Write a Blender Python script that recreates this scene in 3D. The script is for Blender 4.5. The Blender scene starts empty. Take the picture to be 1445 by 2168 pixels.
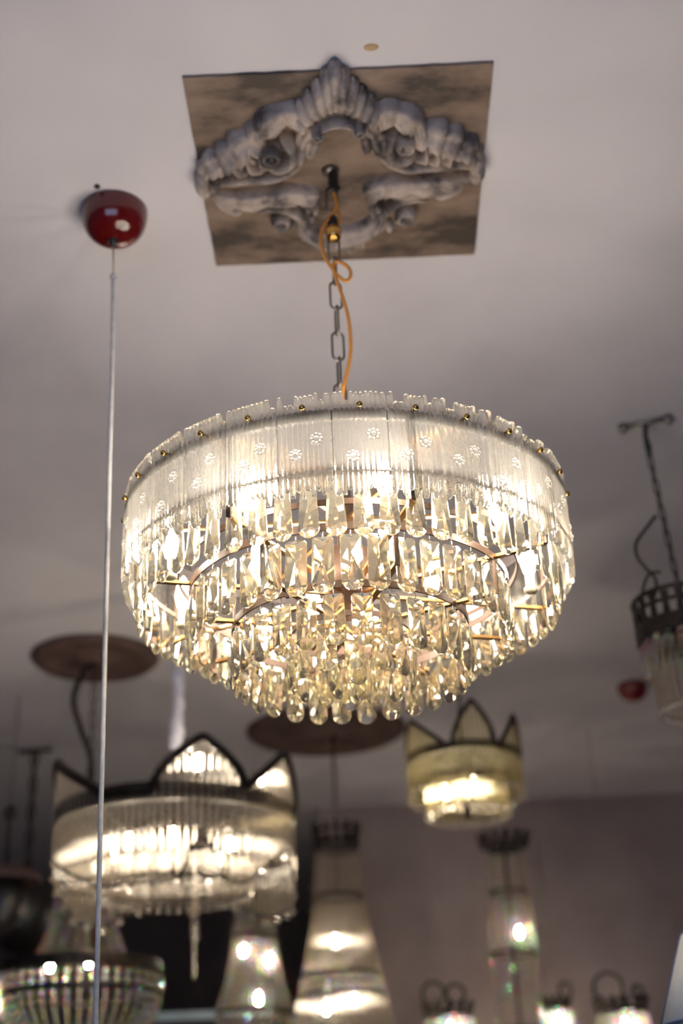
import bpy, math, random
from mathutils import Vector, Matrix
random.seed(7)
S = bpy.context.scene
C = S.collection
PI = math.pi
sin, cos = math.sin, math.cos

# ------------------------------------------------------------------ camera
FPX, PITCH, ROLL, CZ, HC = 2903.1, .4627, .0418, 1.5, 2.983
cd = bpy.data.cameras.new('camera'); cam = bpy.data.objects.new('camera', cd); C.objects.link(cam)
cd.sensor_fit = 'VERTICAL'; cd.sensor_height = 36; cd.sensor_width = 24; cd.lens = FPX * 36 / 2168
cd.clip_start = .02
r_, u_, f_ = Vector((1, 0, 0)), Vector((0, -sin(PITCH), cos(PITCH))), Vector((0, cos(PITCH), sin(PITCH)))
r2 = cos(ROLL) * r_ - sin(ROLL) * u_; u2 = sin(ROLL) * r_ + cos(ROLL) * u_
M_ = Matrix((r2, u2, -f_)).transposed().to_4x4(); M_.translation = (0, 0, CZ)
cam.matrix_world = M_
cd.dof.use_dof = True; cd.dof.focus_distance = 1.68; cd.dof.aperture_fstop = 2.7
S.camera = cam
# ------------------------------------------------------------------ world, lights, exposure
W = bpy.data.worlds.new('world'); S.world = W; W.use_nodes = True
W.node_tree.nodes['Background'].inputs[0].default_value = (.62, .72, 1, 1)
W.node_tree.nodes['Background'].inputs[1].default_value = .9
def area(name, loc, look, sx, sy, e, col):
    l = bpy.data.lights.new(name, 'AREA'); l.shape = 'RECTANGLE'; l.size = sx; l.size_y = sy; l.energy = e; l.color = col
    o = bpy.data.objects.new(name, l); C.objects.link(o); o.location = loc
    o.rotation_euler = (Vector(look) - Vector(loc)).to_track_quat('-Z', 'Y').to_euler()
area('daylight_shop_window', (-.55, -1.95, 1.45), (-.6, 2.4, 2.7), 2.9, 1.7, 29, (.46, .65, 1))
BULB_MAIN, BULB_BACK = 205, 245
S.view_settings.view_transform = 'Standard'; S.view_settings.look = 'None'; S.view_settings.gamma = 1
S.view_settings.use_curve_mapping = False; S.view_settings.exposure = 0
cy = S.cycles
cy.max_bounces = 16; cy.transmission_bounces = 14; cy.glossy_bounces = 6; cy.diffuse_bounces = 3; cy.transparent_max_bounces = 24
cy.sample_clamp_indirect = 30; cy.sample_clamp_direct = 0; cy.caustics_reflective = True; cy.caustics_refractive = True
cy.use_denoising = True; cy.blur_glossy = .5

# ------------------------------------------------------------------ pixel of the 1445x2168 frame -> point in the room
def ray(px, py):
    a, b = px - 722.5, py - 1084
    X = a * cos(ROLL) - b * sin(ROLL); Y = a * sin(ROLL) + b * cos(ROLL)
    return Vector((X / FPX, cos(PITCH) + Y / FPX * sin(PITCH), sin(PITCH) - Y / FPX * cos(PITCH)))
def at(px, py, Y):
    w = ray(px, py); return w * (Y / w.y) + Vector((0, 0, CZ))
def onz(px, py, z=HC):
    w = ray(px, py); return w * ((z - CZ) / w.z) + Vector((0, 0, CZ))

# ------------------------------------------------------------------ materials
def mat(name, col, rough=.5, metal=0, **kw):
    m = bpy.data.materials.new(name); m.use_nodes = True
    b = m.node_tree.nodes['Principled BSDF']
    b.inputs['Base Color'].default_value = (*col, 1); b.inputs['Roughness'].default_value = rough; b.inputs['Metallic'].default_value = metal
    for k, v in kw.items(): b.inputs[k.replace('_', ' ')].default_value = v
    return m
def node(m, t, **kw):
    n = m.node_tree.nodes.new(t)
    for k, v in kw.items():
        if k in n.inputs: n.inputs[k].default_value = v
        else: setattr(n, k, v)
    return n
def noisy(name, stops, scale, rough=.8, bump=0, bscale=60, stretch=(1, 1, 1), detail=6, coord='Object', bdist=.01, metal=0, spec=.3):
    m = mat(name, stops[0][1], rough, metal); L = m.node_tree.links; b = m.node_tree.nodes['Principled BSDF']
    b.inputs['Specular IOR Level'].default_value = spec
    tc = node(m, 'ShaderNodeTexCoord'); mp = node(m, 'ShaderNodeMapping'); mp.inputs['Scale'].default_value = stretch
    L.new(tc.outputs[coord], mp.inputs['Vector'])
    n = node(m, 'ShaderNodeTexNoise', Scale=scale, Detail=detail, Roughness=.6); L.new(mp.outputs[0], n.inputs['Vector'])
    r = node(m, 'ShaderNodeValToRGB'); e = r.color_ramp.elements
    while len(e) < len(stops): e.new(.5)
    for el, (p, c) in zip(e, stops): el.position = p; el.color = (*c, 1)
    L.new(n.outputs['Fac'], r.inputs[0]); L.new(r.outputs[0], b.inputs['Base Color'])
    if bump:
        n2 = node(m, 'ShaderNodeTexNoise', Scale=bscale, Detail=4); L.new(mp.outputs[0], n2.inputs['Vector'])
        bp = node(m, 'ShaderNodeBump', Strength=bump, Distance=bdist); L.new(n2.outputs['Fac'], bp.inputs['Height']); L.new(bp.outputs[0], b.inputs['Normal'])
    return m
def glass(name, col, tr, tl, rough=.0, ior=1.5, disp=0, bump=0, bscale=300, bdist=.001, tlc=(1, .93, .8)):
    # clear cut glass: refracting body, a share that lets light straight through, a faint milky scatter
    m = bpy.data.materials.new(name); m.use_nodes = True; T = m.node_tree; L = T.links; T.nodes.clear()
    out = T.nodes.new('ShaderNodeOutputMaterial')
    def g(c, i):
        n = T.nodes.new('ShaderNodeBsdfGlass'); n.inputs['Color'].default_value = (*c, 1); n.inputs['Roughness'].default_value = rough; n.inputs['IOR'].default_value = i; return n
    if disp:
        gs = [g((col[0], 0, 0), ior - disp), g((0, col[1], 0), ior), g((0, 0, col[2]), ior + disp)]
        a1 = T.nodes.new('ShaderNodeAddShader'); L.new(gs[0].outputs[0], a1.inputs[0]); L.new(gs[1].outputs[0], a1.inputs[1])
        a2 = T.nodes.new('ShaderNodeAddShader'); L.new(a1.outputs[0], a2.inputs[0]); L.new(gs[2].outputs[0], a2.inputs[1]); base = a2
    else:
        gs = [g(col, ior)]; base = gs[0]
    t = T.nodes.new('ShaderNodeBsdfTransparent'); t.inputs[0].default_value = (*col, 1)
    x = T.nodes.new('ShaderNodeMixShader'); x.inputs[0].default_value = tr; L.new(base.outputs[0], x.inputs[1]); L.new(t.outputs[0], x.inputs[2])
    d = T.nodes.new('ShaderNodeBsdfTranslucent'); d.inputs[0].default_value = (*tlc, 1)
    y = T.nodes.new('ShaderNodeMixShader'); y.inputs[0].default_value = tl; L.new(x.outputs[0], y.inputs[1]); L.new(d.outputs[0], y.inputs[2])
    L.new(y.outputs[0], out.inputs[0])
    if bump:
        tc = T.nodes.new('ShaderNodeTexCoord'); n2 = T.nodes.new('ShaderNodeTexNoise'); n2.inputs['Scale'].default_value = bscale; n2.inputs['Detail'].default_value = 3
        L.new(tc.outputs['Object'], n2.inputs['Vector'])
        bp = T.nodes.new('ShaderNodeBump'); bp.inputs['Strength'].default_value = bump; bp.inputs['Distance'].default_value = bdist
        L.new(n2.outputs['Fac'], bp.inputs['Height'])
        for q in gs: L.new(bp.outputs[0], q.inputs['Normal'])
        L.new(bp.outputs[0], d.inputs['Normal'])
    return m
def emit(name, col, s):
    m = bpy.data.materials.new(name); m.use_nodes = True; T = m.node_tree; T.nodes.clear()
    o = T.nodes.new('ShaderNodeOutputMaterial'); e = T.nodes.new('ShaderNodeEmission'); e.inputs[0].default_value = (*col, 1); e.inputs[1].default_value = s
    T.links.new(e.outputs[0], o.inputs[0]); return m

m_ceil = noisy('ceiling_plaster', [(.25, (.50, .475, .52)), (.5, (.595, .565, .61)), (.75, (.635, .605, .645))], 1.6, .9, .12, 9, (1, .6, 1), bdist=.02)
m_wall = noisy('mauve_plaster', [(.3, (.22, .165, .16)), (.5, (.29, .23, .225)), (.72, (.36, .30, .295))], 1.5, .9, .1, 8)
m_wall_dim = noisy('mauve_plaster_painted_dim', [(.3, (.10, .075, .07)), (.7, (.16, .125, .12))], 1.5, .9)  # same mauve wall; the unlit room's dimness is put into this darker colour
m_floor = noisy('wood_floor', [(.3, (.10, .06, .04)), (.7, (.17, .11, .07))], 3, .5, 0, 8, (1, 8, 1))
m_board = noisy('brushed_brown_paint', [(.40, (.060, .045, .038)), (.49, (.172, .120, .094)), (.60, (.245, .174, .136)), (.8, (.31, .228, .178))], 5.5, .55, .35, 50, (1, 1.7, 1), bdist=.004)
m_relief = noisy('aged_plaster_relief', [(.38, (.085, .072, .072)), (.48, (.26, .215, .20)), (.60, (.43, .35, .315))], 16, .55, .45, 70, (1, 1, 1), bdist=.003)
m_red = mat('red_lacquer', (.085, .003, .004), .16, Coat_Weight=.5)
m_red2 = mat('dark_red_lacquer', (.16, .008, .008), .25)
m_black = mat('black_tape', (.008, .008, .010), .4)
m_iron = noisy('dark_bronze', [(.3, (.018, .014, .012)), (.7, (.05, .037, .03))], 30, .45, metal=.6)
m_ring = noisy('brown_bronze', [(.3, (.085, .048, .032)), (.7, (.14, .085, .058))], 30, .45, metal=.4, spec=.4)
m_hoop = noisy('grey_brown_hoop', [(.3, (.05, .04, .038)), (.7, (.085, .07, .068))], 30, .5, metal=.3)
m_brass = mat('brass', (.62, .36, .10), .22, 1)
m_gold = mat('gilt_metal', (.46, .27, .11), .38, 1)
m_steel = mat('aged_steel', (.24, .21, .19), .35, .9)
m_amber = mat('amber_cord', (.62, .23, .025), .35, Coat_Weight=.6)
m_white = noisy('white_cotton', [(.3, (.40, .38, .38)), (.7, (.56, .54, .53))], 60, .9, .5, 300, bdist=.002)
m_lav = noisy('pale_cotton_sleeve', [(.3, (.56, .54, .62)), (.7, (.76, .74, .82))], 40, .9, .6, 120)
m_medal = noisy('brown_medallion', [(.3, (.075, .042, .036)), (.7, (.14, .085, .07))], 10, .7)
m_cry = glass('cut_crystal', (1, .98, .88), .12, .045, .0, 1.52)
m_pan = glass('ribbed_ice_glass', (1, .985, .95), .12, .035, .0, 1.47, 0, .4, 520, .0012, (1, .98, .95))
m_ros = glass('rosette_glass', (1, 1, 1), .1, .03, .0, 1.5)
m_rod = glass('glass_rod', (1, .97, .92), .03, .03, .02, 1.5)
m_rody = glass('yellowish_glass_rod', (1, .96, .80), .03, .07, .02, 1.5, tlc=(1, .93, .68))
m_bead0 = glass('clear_bead', (1, .98, .95), .06, .08, .0, 1.55)
m_bead = glass('bead_crystal', (1, .98, .95), .06, .17, .0, 1.55, .004)
m_bulb = emit('lit_bulb', (1, .905, .76), BULB_MAIN)
m_bulb2 = emit('lit_bulb_background', (1, .86, .67), BULB_BACK)
m_sock = mat('cream_candle_sleeve', (.75, .68, .5), .5)
m_shade = noisy('grey_linen', [(.3, (.70, .70, .71)), (.7, (.80, .80, .81))], 60, .9, .2, 300)
m_blue = mat('blue_trim', (.05, .09, .22), .6)
m_cab = mat('black_cabinet', (.012, .010, .010), .4)
m_pale = mat('pale_blue_cornice', (.42, .52, .60), .3)

# ------------------------------------------------------------------ mesh helpers
def me(name, VF, m, smooth=False):
    V, F = VF; d = bpy.data.meshes.new(name); d.from_pydata([tuple(v) for v in V], [], F)
    d.materials.append(m)
    if smooth: d.polygons.foreach_set('use_smooth', [True] * len(d.polygons))
    d.update(); return d
def ob(name, data, parent=None, loc=(0, 0, 0), rot=(0, 0, 0), scale=(1, 1, 1)):
    o = bpy.data.objects.new(name, data); C.objects.link(o); o.location = loc; o.rotation_euler = rot; o.scale = scale
    if parent: o.parent = parent
    return o
def thing(name, label, cat, loc=(0, 0, 0), group=None, rz=0):
    o = ob(name, None, None, loc, (0, 0, rz)); o.empty_display_size = .05; o['label'] = label; o['category'] = cat
    if group: o['group'] = group
    return o
def tag(o, label, cat, group=None):
    o['label'] = label; o['category'] = cat
    if group: o['group'] = group
    return o
def struct(name, VF, m):
    o = ob(name, me(name, VF, m)); o['kind'] = 'structure'; return o
def cat(*L):
    V, F = [], []
    for v, f in L:
        n = len(V); V += [tuple(p) for p in v]; F += [tuple(i + n for i in q) for q in f]
    return V, F
def xf(VF, M):
    return [tuple(M @ Vector(v)) for v in VF[0]], VF[1]
def mv(VF, d): return [(v[0] + d[0], v[1] + d[1], v[2] + d[2]) for v in VF[0]], VF[1]
def box(a, b):
    x0, y0, z0 = a; x1, y1, z1 = b
    return [(x0, y0, z0), (x1, y0, z0), (x1, y1, z0), (x0, y1, z0), (x0, y0, z1), (x1, y0, z1), (x1, y1, z1), (x0, y1, z1)], \
           [(3, 2, 1, 0), (4, 5, 6, 7), (0, 1, 5, 4), (1, 2, 6, 5), (2, 3, 7, 6), (3, 0, 4, 7)]
def tube(P, r, n=8, closed=False, cap=True):
    P = [Vector(p) for p in P]; k = len(P); V, F = [], []
    up = None
    for i in range(k):
        a = P[(i - 1) % k] if (closed or i) else P[0]; b = P[(i + 1) % k] if (closed or i < k - 1) else P[-1]
        t = (b - a).normalized()
        if up is None:
            up = Vector((0, 0, 1)) if abs(t.z) < .8 else Vector((1, 0, 0))
        s = t.cross(up).normalized(); up = s.cross(t).normalized()
        rr = r[i] if isinstance(r, (list, tuple)) else r
        for j in range(n):
            w = 2 * PI * j / n; V.append(P[i] + rr * (cos(w) * s + sin(w) * up))
    for i in range(k if closed else k - 1):
        for j in range(n):
            a, b = i * n, ((i + 1) % k) * n; F.append((a + j, b + j, b + (j + 1) % n, a + (j + 1) % n))
    if cap and not closed:
        F.append(tuple(range(n))); F.append(tuple((k - 1) * n + j for j in reversed(range(n))))
    return V, F
def spline(P, n=6, closed=False):
    P = [Vector(p) for p in P]; k = len(P); out = []
    for i in range(k if closed else k - 1):
        g = lambda j: P[j % k] if closed else P[max(0, min(k - 1, j))]
        a, b, c, d = g(i - 1), g(i), g(i + 1), g(i + 2)
        for s in range(n):
            t = s / n; out.append(.5 * (2 * b + (c - a) * t + (2 * a - 5 * b + 4 * c - d) * t * t + (3 * b - a - 3 * c + d) * t ** 3))
    if not closed: out.append(P[-1])
    return out
def lathe(prof, n=24, closed=False):
    V, F = [], []; k = len(prof)
    for r, z in prof:
        for j in range(n): w = 2 * PI * j / n; V.append((r * cos(w), r * sin(w), z))
    for i in range(k if closed else k - 1):
        for j in range(n):
            a, b = i * n, ((i + 1) % k) * n; F.append((a + j, a + (j + 1) % n, b + (j + 1) % n, b + j))
    if not closed:
        F.append(tuple(reversed(range(n)))); F.append(tuple((k - 1) * n + j for j in range(n)))
    return V, F
def band(R, h, t, n=72):   # a flat metal hoop
    return lathe([(R - t / 2, -h / 2), (R + t / 2, -h / 2), (R + t / 2, h / 2), (R - t / 2, h / 2)], n, True)
def ball(r, seg=8, rings=5, sq=1):
    return lathe([(max(1e-5, r * sin(PI * i / rings)), -r * cos(PI * i / rings) * sq) for i in range(rings + 1)], seg)
def rod_vf(r, n=8, top=0, bot=-1):   # a glass rod with flat ends that do not bend the shading of its side
    V, F = [], []
    for z in (bot, top, bot, top):
        for j in range(n): w = 2 * PI * j / n; V.append((r * cos(w), r * sin(w), z))
    for j in range(n): F.append((j, (j + 1) % n, n + (j + 1) % n, n + j))
    F.append(tuple(2 * n + j for j in reversed(range(n)))); F.append(tuple(3 * n + j for j in range(n)))
    return V, F
def link_vf(L, w, r, n=6):
    a, b = L / 2 - w / 2, w / 2 - r; P = []
    for i in range(7): t = PI * i / 6; P.append((b * cos(t), 0, a + b * sin(t)))
    for i in range(7): t = PI + PI * i / 6; P.append((b * cos(t), 0, -a + b * sin(t)))
    return tube(P, r, n, True)
BULB = [(.006, -.012), (.011, -.004), (.0145, .008), (.015, .018), (.0125, .031), (.007, .043), (.002, .05)]
bulb_me = me('bulb', lathe(BULB, 12), m_bulb, True)
bulb2_me = me('bulb_small', lathe(BULB, 10), m_bulb2, True)

# ------------------------------------------------------------------ the room
struct('floor', box((-3.2, -2.1, -.1), (3.2, 8.1, 0)), m_floor)
struct('ceiling', box((-3.3, -2.2, HC), (3.3, 8.2, HC + .1)), m_ceil)
struct('wall_left', box((-3.3, -2.1, 0), (-3.2, 8.1, HC)), m_wall)
struct('wall_right', box((3.2, -2.1, 0), (3.3, 5.78, HC)), m_wall)
struct('wall_back', box((-.16, 5.78, 0), (3.3, 8.2, HC)), m_wall)
struct('wall_far', box((-3.3, 8.1, 0), (-.16, 8.2, HC)), m_wall_dim)
struct('wall_front', cat(box((-3.3, -2.2, 0), (3.3, -2.1, .5)), box((-3.3, -2.2, 2.4), (3.3, -2.1, HC)), box((-3.3, -2.2, .5), (-2.1, -2.1, 2.4)), box((1.1, -2.2, .5), (3.3, -2.1, 2.4))), m_wall)
# small chipped patch in the ceiling plaster
c = onz(785, 100)
tag(ob('ceiling_patch', me('ceiling_patch', xf(lathe([(.002, -.0015), (.008, -.001), (.010, .0005)], 12), Matrix.Diagonal((1.2, .8, 1, 1))), mat('ochre_stain', (.45, .31, .18), .9), True), loc=c),
    'tiny ochre stain spot on ceiling above the square board', 'stain')

# ------------------------------------------------------------------ carved board on the ceiling
BX, BY, BS, BR = .0232, 1.7408, .4555, -.008
bz = HC - .005
rt = thing('ceiling_board', 'square brown painted board on ceiling with carved grey scroll cartouche', 'ceiling ornament', (BX, BY, HC))
def board_vf():
    n = 26; V = []; h = BS / 2; rnd = random.Random(3)
    P = []
    for k in range(4):
        for i in range(n):
            t = -h + 2 * h * i / n; j = rnd.uniform(-.0008, .0008)
            P.append([(t, -h + j), (h + j, t), (-t, h + j), (-h + j, -t)][k])
    m = len(P); V = [(x, y, -.005) for x, y in P] + [(x, y, -.0002) for x, y in P]
    F = [tuple(reversed(range(m))), tuple(range(m, 2 * m))] + [(i, (i + 1) % m, m + (i + 1) % m, m + i) for i in range(m)]
    return V, F
ob('board_panel', me('board_panel', board_vf(), m_board), rt, rot=(0, 0, BR))
def rl(px, py, lift=.02):
    p = onz(px, py, bz - lift); return Vector((p.x - BX, p.y - BY))
def sweep(P, wid, hgt, n=6, flutes=0, amp=.2, rid=0, ramp=.12, m=11, taper=(.35, .35)):
    """ridge lying under the board along P (local metres), half-elliptic section, lengthwise flutes, crosswise ribs"""
    Q = spline([Vector((p[0], p[1], 0)) for p in P], n); k = len(Q); V, F = [], []
    def ip(a, t):
        if not isinstance(a, (list, tuple)): return a
        x = t * (len(a) - 1); i = min(int(x), len(a) - 2); return a[i] + (a[i + 1] - a[i]) * (x - i)
    for i in range(k):
        t = i / (k - 1); d = (Q[min(i + 1, k - 1)] - Q[max(i - 1, 0)]); d.normalize(); s = Vector((-d.y, d.x, 0))
        e = min(1, t / .16) if taper[0] < 1 else 1; e2 = min(1, (1 - t) / .16) if taper[1] < 1 else 1
        q = (taper[0] + (1 - taper[0]) * math.sqrt(e)) * (taper[1] + (1 - taper[1]) * math.sqrt(e2))
        rb = 1 + ramp * abs(sin(PI * rid * t)) - ramp * .5 if rid else 1
        w, h = ip(wid, t) * q * rb, ip(hgt, t) * q * rb
        for j in range(m):
            a = PI * j / (m - 1); x = -cos(a)
            z = sin(a) ** .8 * (1 + (amp * (cos(2 * PI * flutes * x / 2) - 1) * .5 if flutes else 0))
            p = Q[i] + s * (x * w); V.append((p.x, p.y, -.0047 - h * max(z, 0)))
    for i in range(k - 1):
        for j in range(m - 1):
            a, b = i * m, (i + 1) * m; F.append((a + j, a + j + 1, b + j + 1, b + j))
    F.append(tuple(range(m))); F.append(tuple((k - 1) * m + j for j in reversed(range(m))))
    return V, F
def carve(name, P, w, h, lift=.02, **kw):
    return ob(name, me(name, sweep([rl(x, y, lift) for x, y in P], w, h, **kw), m_relief, True), rt)
def volute(px, py, r0, r1, turns, a0, w, h, d=1, lift=.02):
    c = rl(px, py, lift); P = []
    n = int(10 * turns) + 2
    for i in range(n):
        t = i / (n - 1); a = a0 + d * 2 * PI * turns * t; r = r0 + (r1 - r0) * t; P.append(c + Vector((r * cos(a), r * sin(a))))
    return ob('volute', me('volute', sweep(P, [w, w * .55], [h, h * 1.15], n=3, taper=(.7, .3)), m_relief, True), rt)
def knob(px, py, r, h, lift=.02):
    c = rl(px, py, lift); return ob('knob', me('knob', mv(xf(ball(r, 10, 7), Matrix.Diagonal((1, 1, h / r, 1))), (c.x, c.y, -.005 - .001)), m_relief, True), rt)
# shell crest: fluted lobes fanning out of the arch
o_ = [(618, 262), (630, 236), (650, 214), (672, 192), (692, 172), (709, 158), (727, 170), (748, 188), (768, 206), (788, 224), (804, 246)]
i_ = [(662, 274), (668, 268), (678, 262), (688, 257), (700, 253), (711, 251), (722, 251), (734, 253), (744, 257), (754, 262), (762, 268)]
for k, (a, b) in enumerate(zip(o_, i_)):
    mid = ((a[0] + b[0]) / 2, (a[1] + b[1]) / 2)
    carve('shell_lobe', [b, mid, a], [.008, .013, .0105], [.022, .044, .026], lift=.028, n=5, taper=(.6, .15))
carve('shell_bead', [(709, 176), (709, 160), (709, 152)], [.012, .009, .003], [.038, .028, .008], lift=.024, n=4)
# arch beneath the shell with curled ends
carve('arch_scroll', [(636, 345), (641, 315), (656, 285), (684, 264), (714, 257), (745, 261), (775, 280), (795, 308), (799, 338)], [.012, .014, .013, .013, .014], [.03, .036, .038, .036, .03], lift=.03, flutes=2, amp=.35)
carve('arch_lip', [(672, 287), (690, 273), (715, 267), (740, 270), (757, 280)], .006, .046, lift=.04)
volute(671, 283, .010, .002, 1.2, -.5, .0055, .05, 1, .04); volute(760, 274, .011, .002, 1.2, 3.4, .0055, .05, -1, .04)
for P in ([(655, 300), (652, 325), (660, 347)], [(672, 305), (663, 325), (652, 345)], [(770, 295), (778, 318), (772, 337)], [(785, 300), (800, 318), (806, 334)], [(640, 320), (636, 345), (622, 356)], [(812, 300), (815, 322), (806, 340)]):
    carve('leaf_drop', P, [.008, .010, .005], [.026, .03, .016], lift=.024, n=5)
# upper arms: stout fluted scrolls running out to the side tips
carve('upper_arm', [(640, 300), (625, 262), (588, 266), (556, 286), (543, 300), (549, 318)], [.014, .018, .019, .018, .013], [.024, .036, .038, .036, .030], lift=.028, rid=3, ramp=.30, flutes=3, amp=.5)
carve('upper_arm', [(800, 300), (820, 258), (848, 262), (876, 276), (884, 296), (874, 312)], [.014, .018, .019, .018, .013], [.024, .036, .038, .036, .030], lift=.028, rid=3, ramp=.30, flutes=3, amp=.5)
volute(570, 320, .017, .004, 1.3, 1.9, .008, .040, -1); volute(861, 298, .016, .004, 1.3, 1.2, .008, .040, 1)
knob(574, 319, .010, .042); knob(863, 296, .010, .045)
carve('scroll_bowl', [(560, 342), (580, 358), (606, 352), (620, 334), (610, 312), (592, 302)], .010, [.022, .034, .036, .034, .024], lift=.022)
carve('scroll_bowl', [(884, 326), (866, 338), (838, 340), (822, 322), (828, 300), (846, 288)], .010, [.022, .034, .036, .034, .024], lift=.022)
carve('acanthus_arm', [(566, 332), (530, 322), (500, 340), (468, 358), (440, 372), (432, 392)], [.016, .026, .027, .023, .018, .010], [.030, .042, .044, .040, .036, .022], lift=.028, rid=5, ramp=.40, flutes=2, amp=.35)
carve('acanthus_arm', [(872, 318), (905, 304), (938, 312), (970, 324), (1000, 340), (1008, 364)], [.016, .026, .027, .023, .018, .010], [.030, .042, .044, .040, .036, .022], lift=.028, rid=5, ramp=.40, flutes=2, amp=.35)
carve('arm_edge', [(650, 345), (615, 364), (570, 378), (510, 382), (462, 390), (436, 402)], [.006, .008, .008, .006], [.022, .032, .030, .02], lift=.02)
carve('arm_edge', [(790, 330), (830, 350), (870, 356), (930, 352), (980, 352), (1006, 366)], [.006, .008, .008, .006], [.022, .032, .030, .02], lift=.02)
for a in ([(548, 330), (556, 352), (590, 366)], [(520, 338), (534, 362), (566, 374)], [(490, 348), (506, 368), (530, 378)], [(902, 318), (900, 340), (872, 350)], [(928, 322), (924, 344), (900, 352)], [(954, 326), (950, 346), (930, 352)]):
    carve('leaf_rib', a, [.005, .007, .004], [.042, .040, .022], lift=.03, n=5)
carve('side_tip', [(430, 378), (428, 402), (442, 420)], [.012, .013, .010], [.030, .032, .024], n=5); carve('side_tip', [(1010, 346), (1012, 372), (1000, 390)], [.012, .013, .010], [.030, .032, .024], n=5)
knob(450, 402, .009, .026); knob(1003, 360, .008, .028)
# lower leaves
carve('lower_leaf', [(440, 422), (478, 432), (520, 432), (565, 428), (610, 422), (650, 428), (675, 434)], [.010, .015, .016, .016, .016, .013], [.022, .034, .036, .036, .032, .022], lift=.022, rid=4, ramp=.2, flutes=3, amp=.5)
carve('lower_leaf', [(1002, 390), (960, 395), (915, 398), (870, 400), (830, 404), (795, 413), (770, 426)], [.010, .015, .016, .016, .016, .013], [.022, .034, .036, .036, .032, .022], lift=.022, rid=4, ramp=.2, flutes=3, amp=.5)
for a in ([(452, 432), (490, 446), (520, 452)], [(520, 452), (550, 432), (590, 430), (630, 442)], [(540, 462), (566, 446), (600, 444), (632, 462), (640, 486)], [(985, 402), (945, 412), (915, 420)], [(926, 424), (896, 412), (860, 414), (825, 430)], [(912, 436), (880, 424), (850, 426), (822, 446), (818, 470)], [(600, 412), (610, 426), (640, 432)], [(640, 414), (652, 428), (672, 434)], [(835, 392), (826, 408), (800, 418)], [(800, 402), (794, 418), (776, 430)]):
    carve('leaf_frond', a, [.006, .0085, .008, .006], [.020, .030, .032, .02], lift=.022, n=5)
volute(598, 470, .018, .005, 1.2, .6, .008, .030, 1); volute(856, 455, .018, .005, 1.2, 2.4, .009, .032, -1)
knob(862, 458, .012, .034); knob(610, 478, .009, .026)
for p in ((652, 446), (668, 450), (660, 466), (640, 468), (786, 432), (800, 446), (790, 456), (808, 462), (824, 486)): knob(p[0], p[1], .0075, .026)
carve('bottom_arch', [(630, 480), (645, 500), (672, 512), (710, 514), (750, 508), (785, 494), (806, 474), (804, 456)], [.011, .016, .018, .018, .016, .011], [.022, .034, .036, .036, .034, .024], lift=.022, flutes=2, amp=.3)
carve('bottom_lip', [(660, 516), (690, 526), (735, 526), (775, 512)], .006, .026, lift=.02)
for a in ([(700, 524), (712, 536), (722, 546)], [(740, 526), (742, 536), (736, 546)], [(680, 520), (690, 532), (704, 540)], [(765, 518), (768, 528), (756, 536)]): carve('leaf_drop', a, [.008, .008, .004], [.022, .02, .01], n=4)

# ------------------------------------------------------------------ hook, chain, cord
CX, CY, Z1 = .0052, 1.73, 2.353
hk = thing('ceiling_hook', 'steel hook wrapped in black tape at centre of carved board', 'hook', (CX, CY, bz))
ob('hook_plate', me('hook_plate', mv(lathe([(.001, -.008), (.012, -.007), (.015, 0)], 16), (0, 0, 0)), m_steel, True), hk)
P = [(0, 0, -.004), (0, 0, -.02), (0, .006, -.026), (0, .009, -.034), (0, .004, -.042), (0, -.004, -.042), (0, -.008, -.036)]
ob('hook_bend', me('hook_bend', tube(spline(P, 5), .0026, 8), m_steel, True), hk)
rnd = random.Random(2)
prof = [(.0001, -.048), (.008, -.047), (.0095, -.040), (.0075, -.034), (.0085, -.026), (.0075, -.019), (.009, -.013), (.006, -.010)]
V, F = lathe(prof, 14); V = [(x * rnd.uniform(.8, 1.2) + .004, y * rnd.uniform(.8, 1.2) - .004, z + rnd.uniform(-.001, .001)) for x, y, z in V]
ob('tape_wrap', me('tape_wrap', (V, F), m_black), hk)
ch = thing('suspension_chain', 'grey steel oval link chain holding the large lit chandelier', 'chain', (CX, CY, bz - .038))
lk = me('chain_link', link_vf(.054, .0215, .0019, 8), m_steel, True)
z = -.022; i = 0
while z > -.585:
    ob('chain_link', lk, ch, (0, 0, z), (0, 0, .25 + (PI / 2 if i % 2 else 0))); z -= .0462; i += 1
CH_END = bz - .038 + z + .02
cp = thing('cord_cap', 'small brass and black cord cap hanging on chain', 'cord cap', at(705, 492, 1.715))
ob('black_neck', me('black_neck', lathe([(.005, .030), (.007, .026), (.0085, .014), (.0085, .010)], 14), m_black, True), cp)
ob('brass_bell', me('brass_bell', lathe([(.0085, .010), (.0125, .006), (.0130, 0), (.0115, -.003), (.0125, -.008), (.010, -.014), (.004, -.016)], 18), m_brass, True), cp)
def pxpath(L, Y): return [at(x, y, Y if len(q) == 0 else q[0]) for x, y, *q in L]
cordp = pxpath([(706, 408), (712, 436), (700, 458), (682, 485), (679, 515), (687, 543), (703, 569), (720, 588), (733, 595), (742, 584), (739, 569), (726, 558), (711, 554), (705, 562), (709, 584), (722, 621), (736, 668), (742, 720), (741, 755), (734, 790), (727, 822), (720, 870, 1.725)], 1.712)
tag(ob('electric_cord', me('electric_cord', tube(spline(cordp, 6), .0028, 8), m_amber, True)), 'amber plastic electric cord looping beside the steel chain', 'cord')
tag(ob('short_cord', me('short_cord', tube(spline(pxpath([(709, 412), (713, 440), (718, 462), (715, 482), (707, 492)], 1.718), 6), .0026, 8), m_amber, True)), 'short amber cord running from black tape to brass cap', 'cord')

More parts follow.
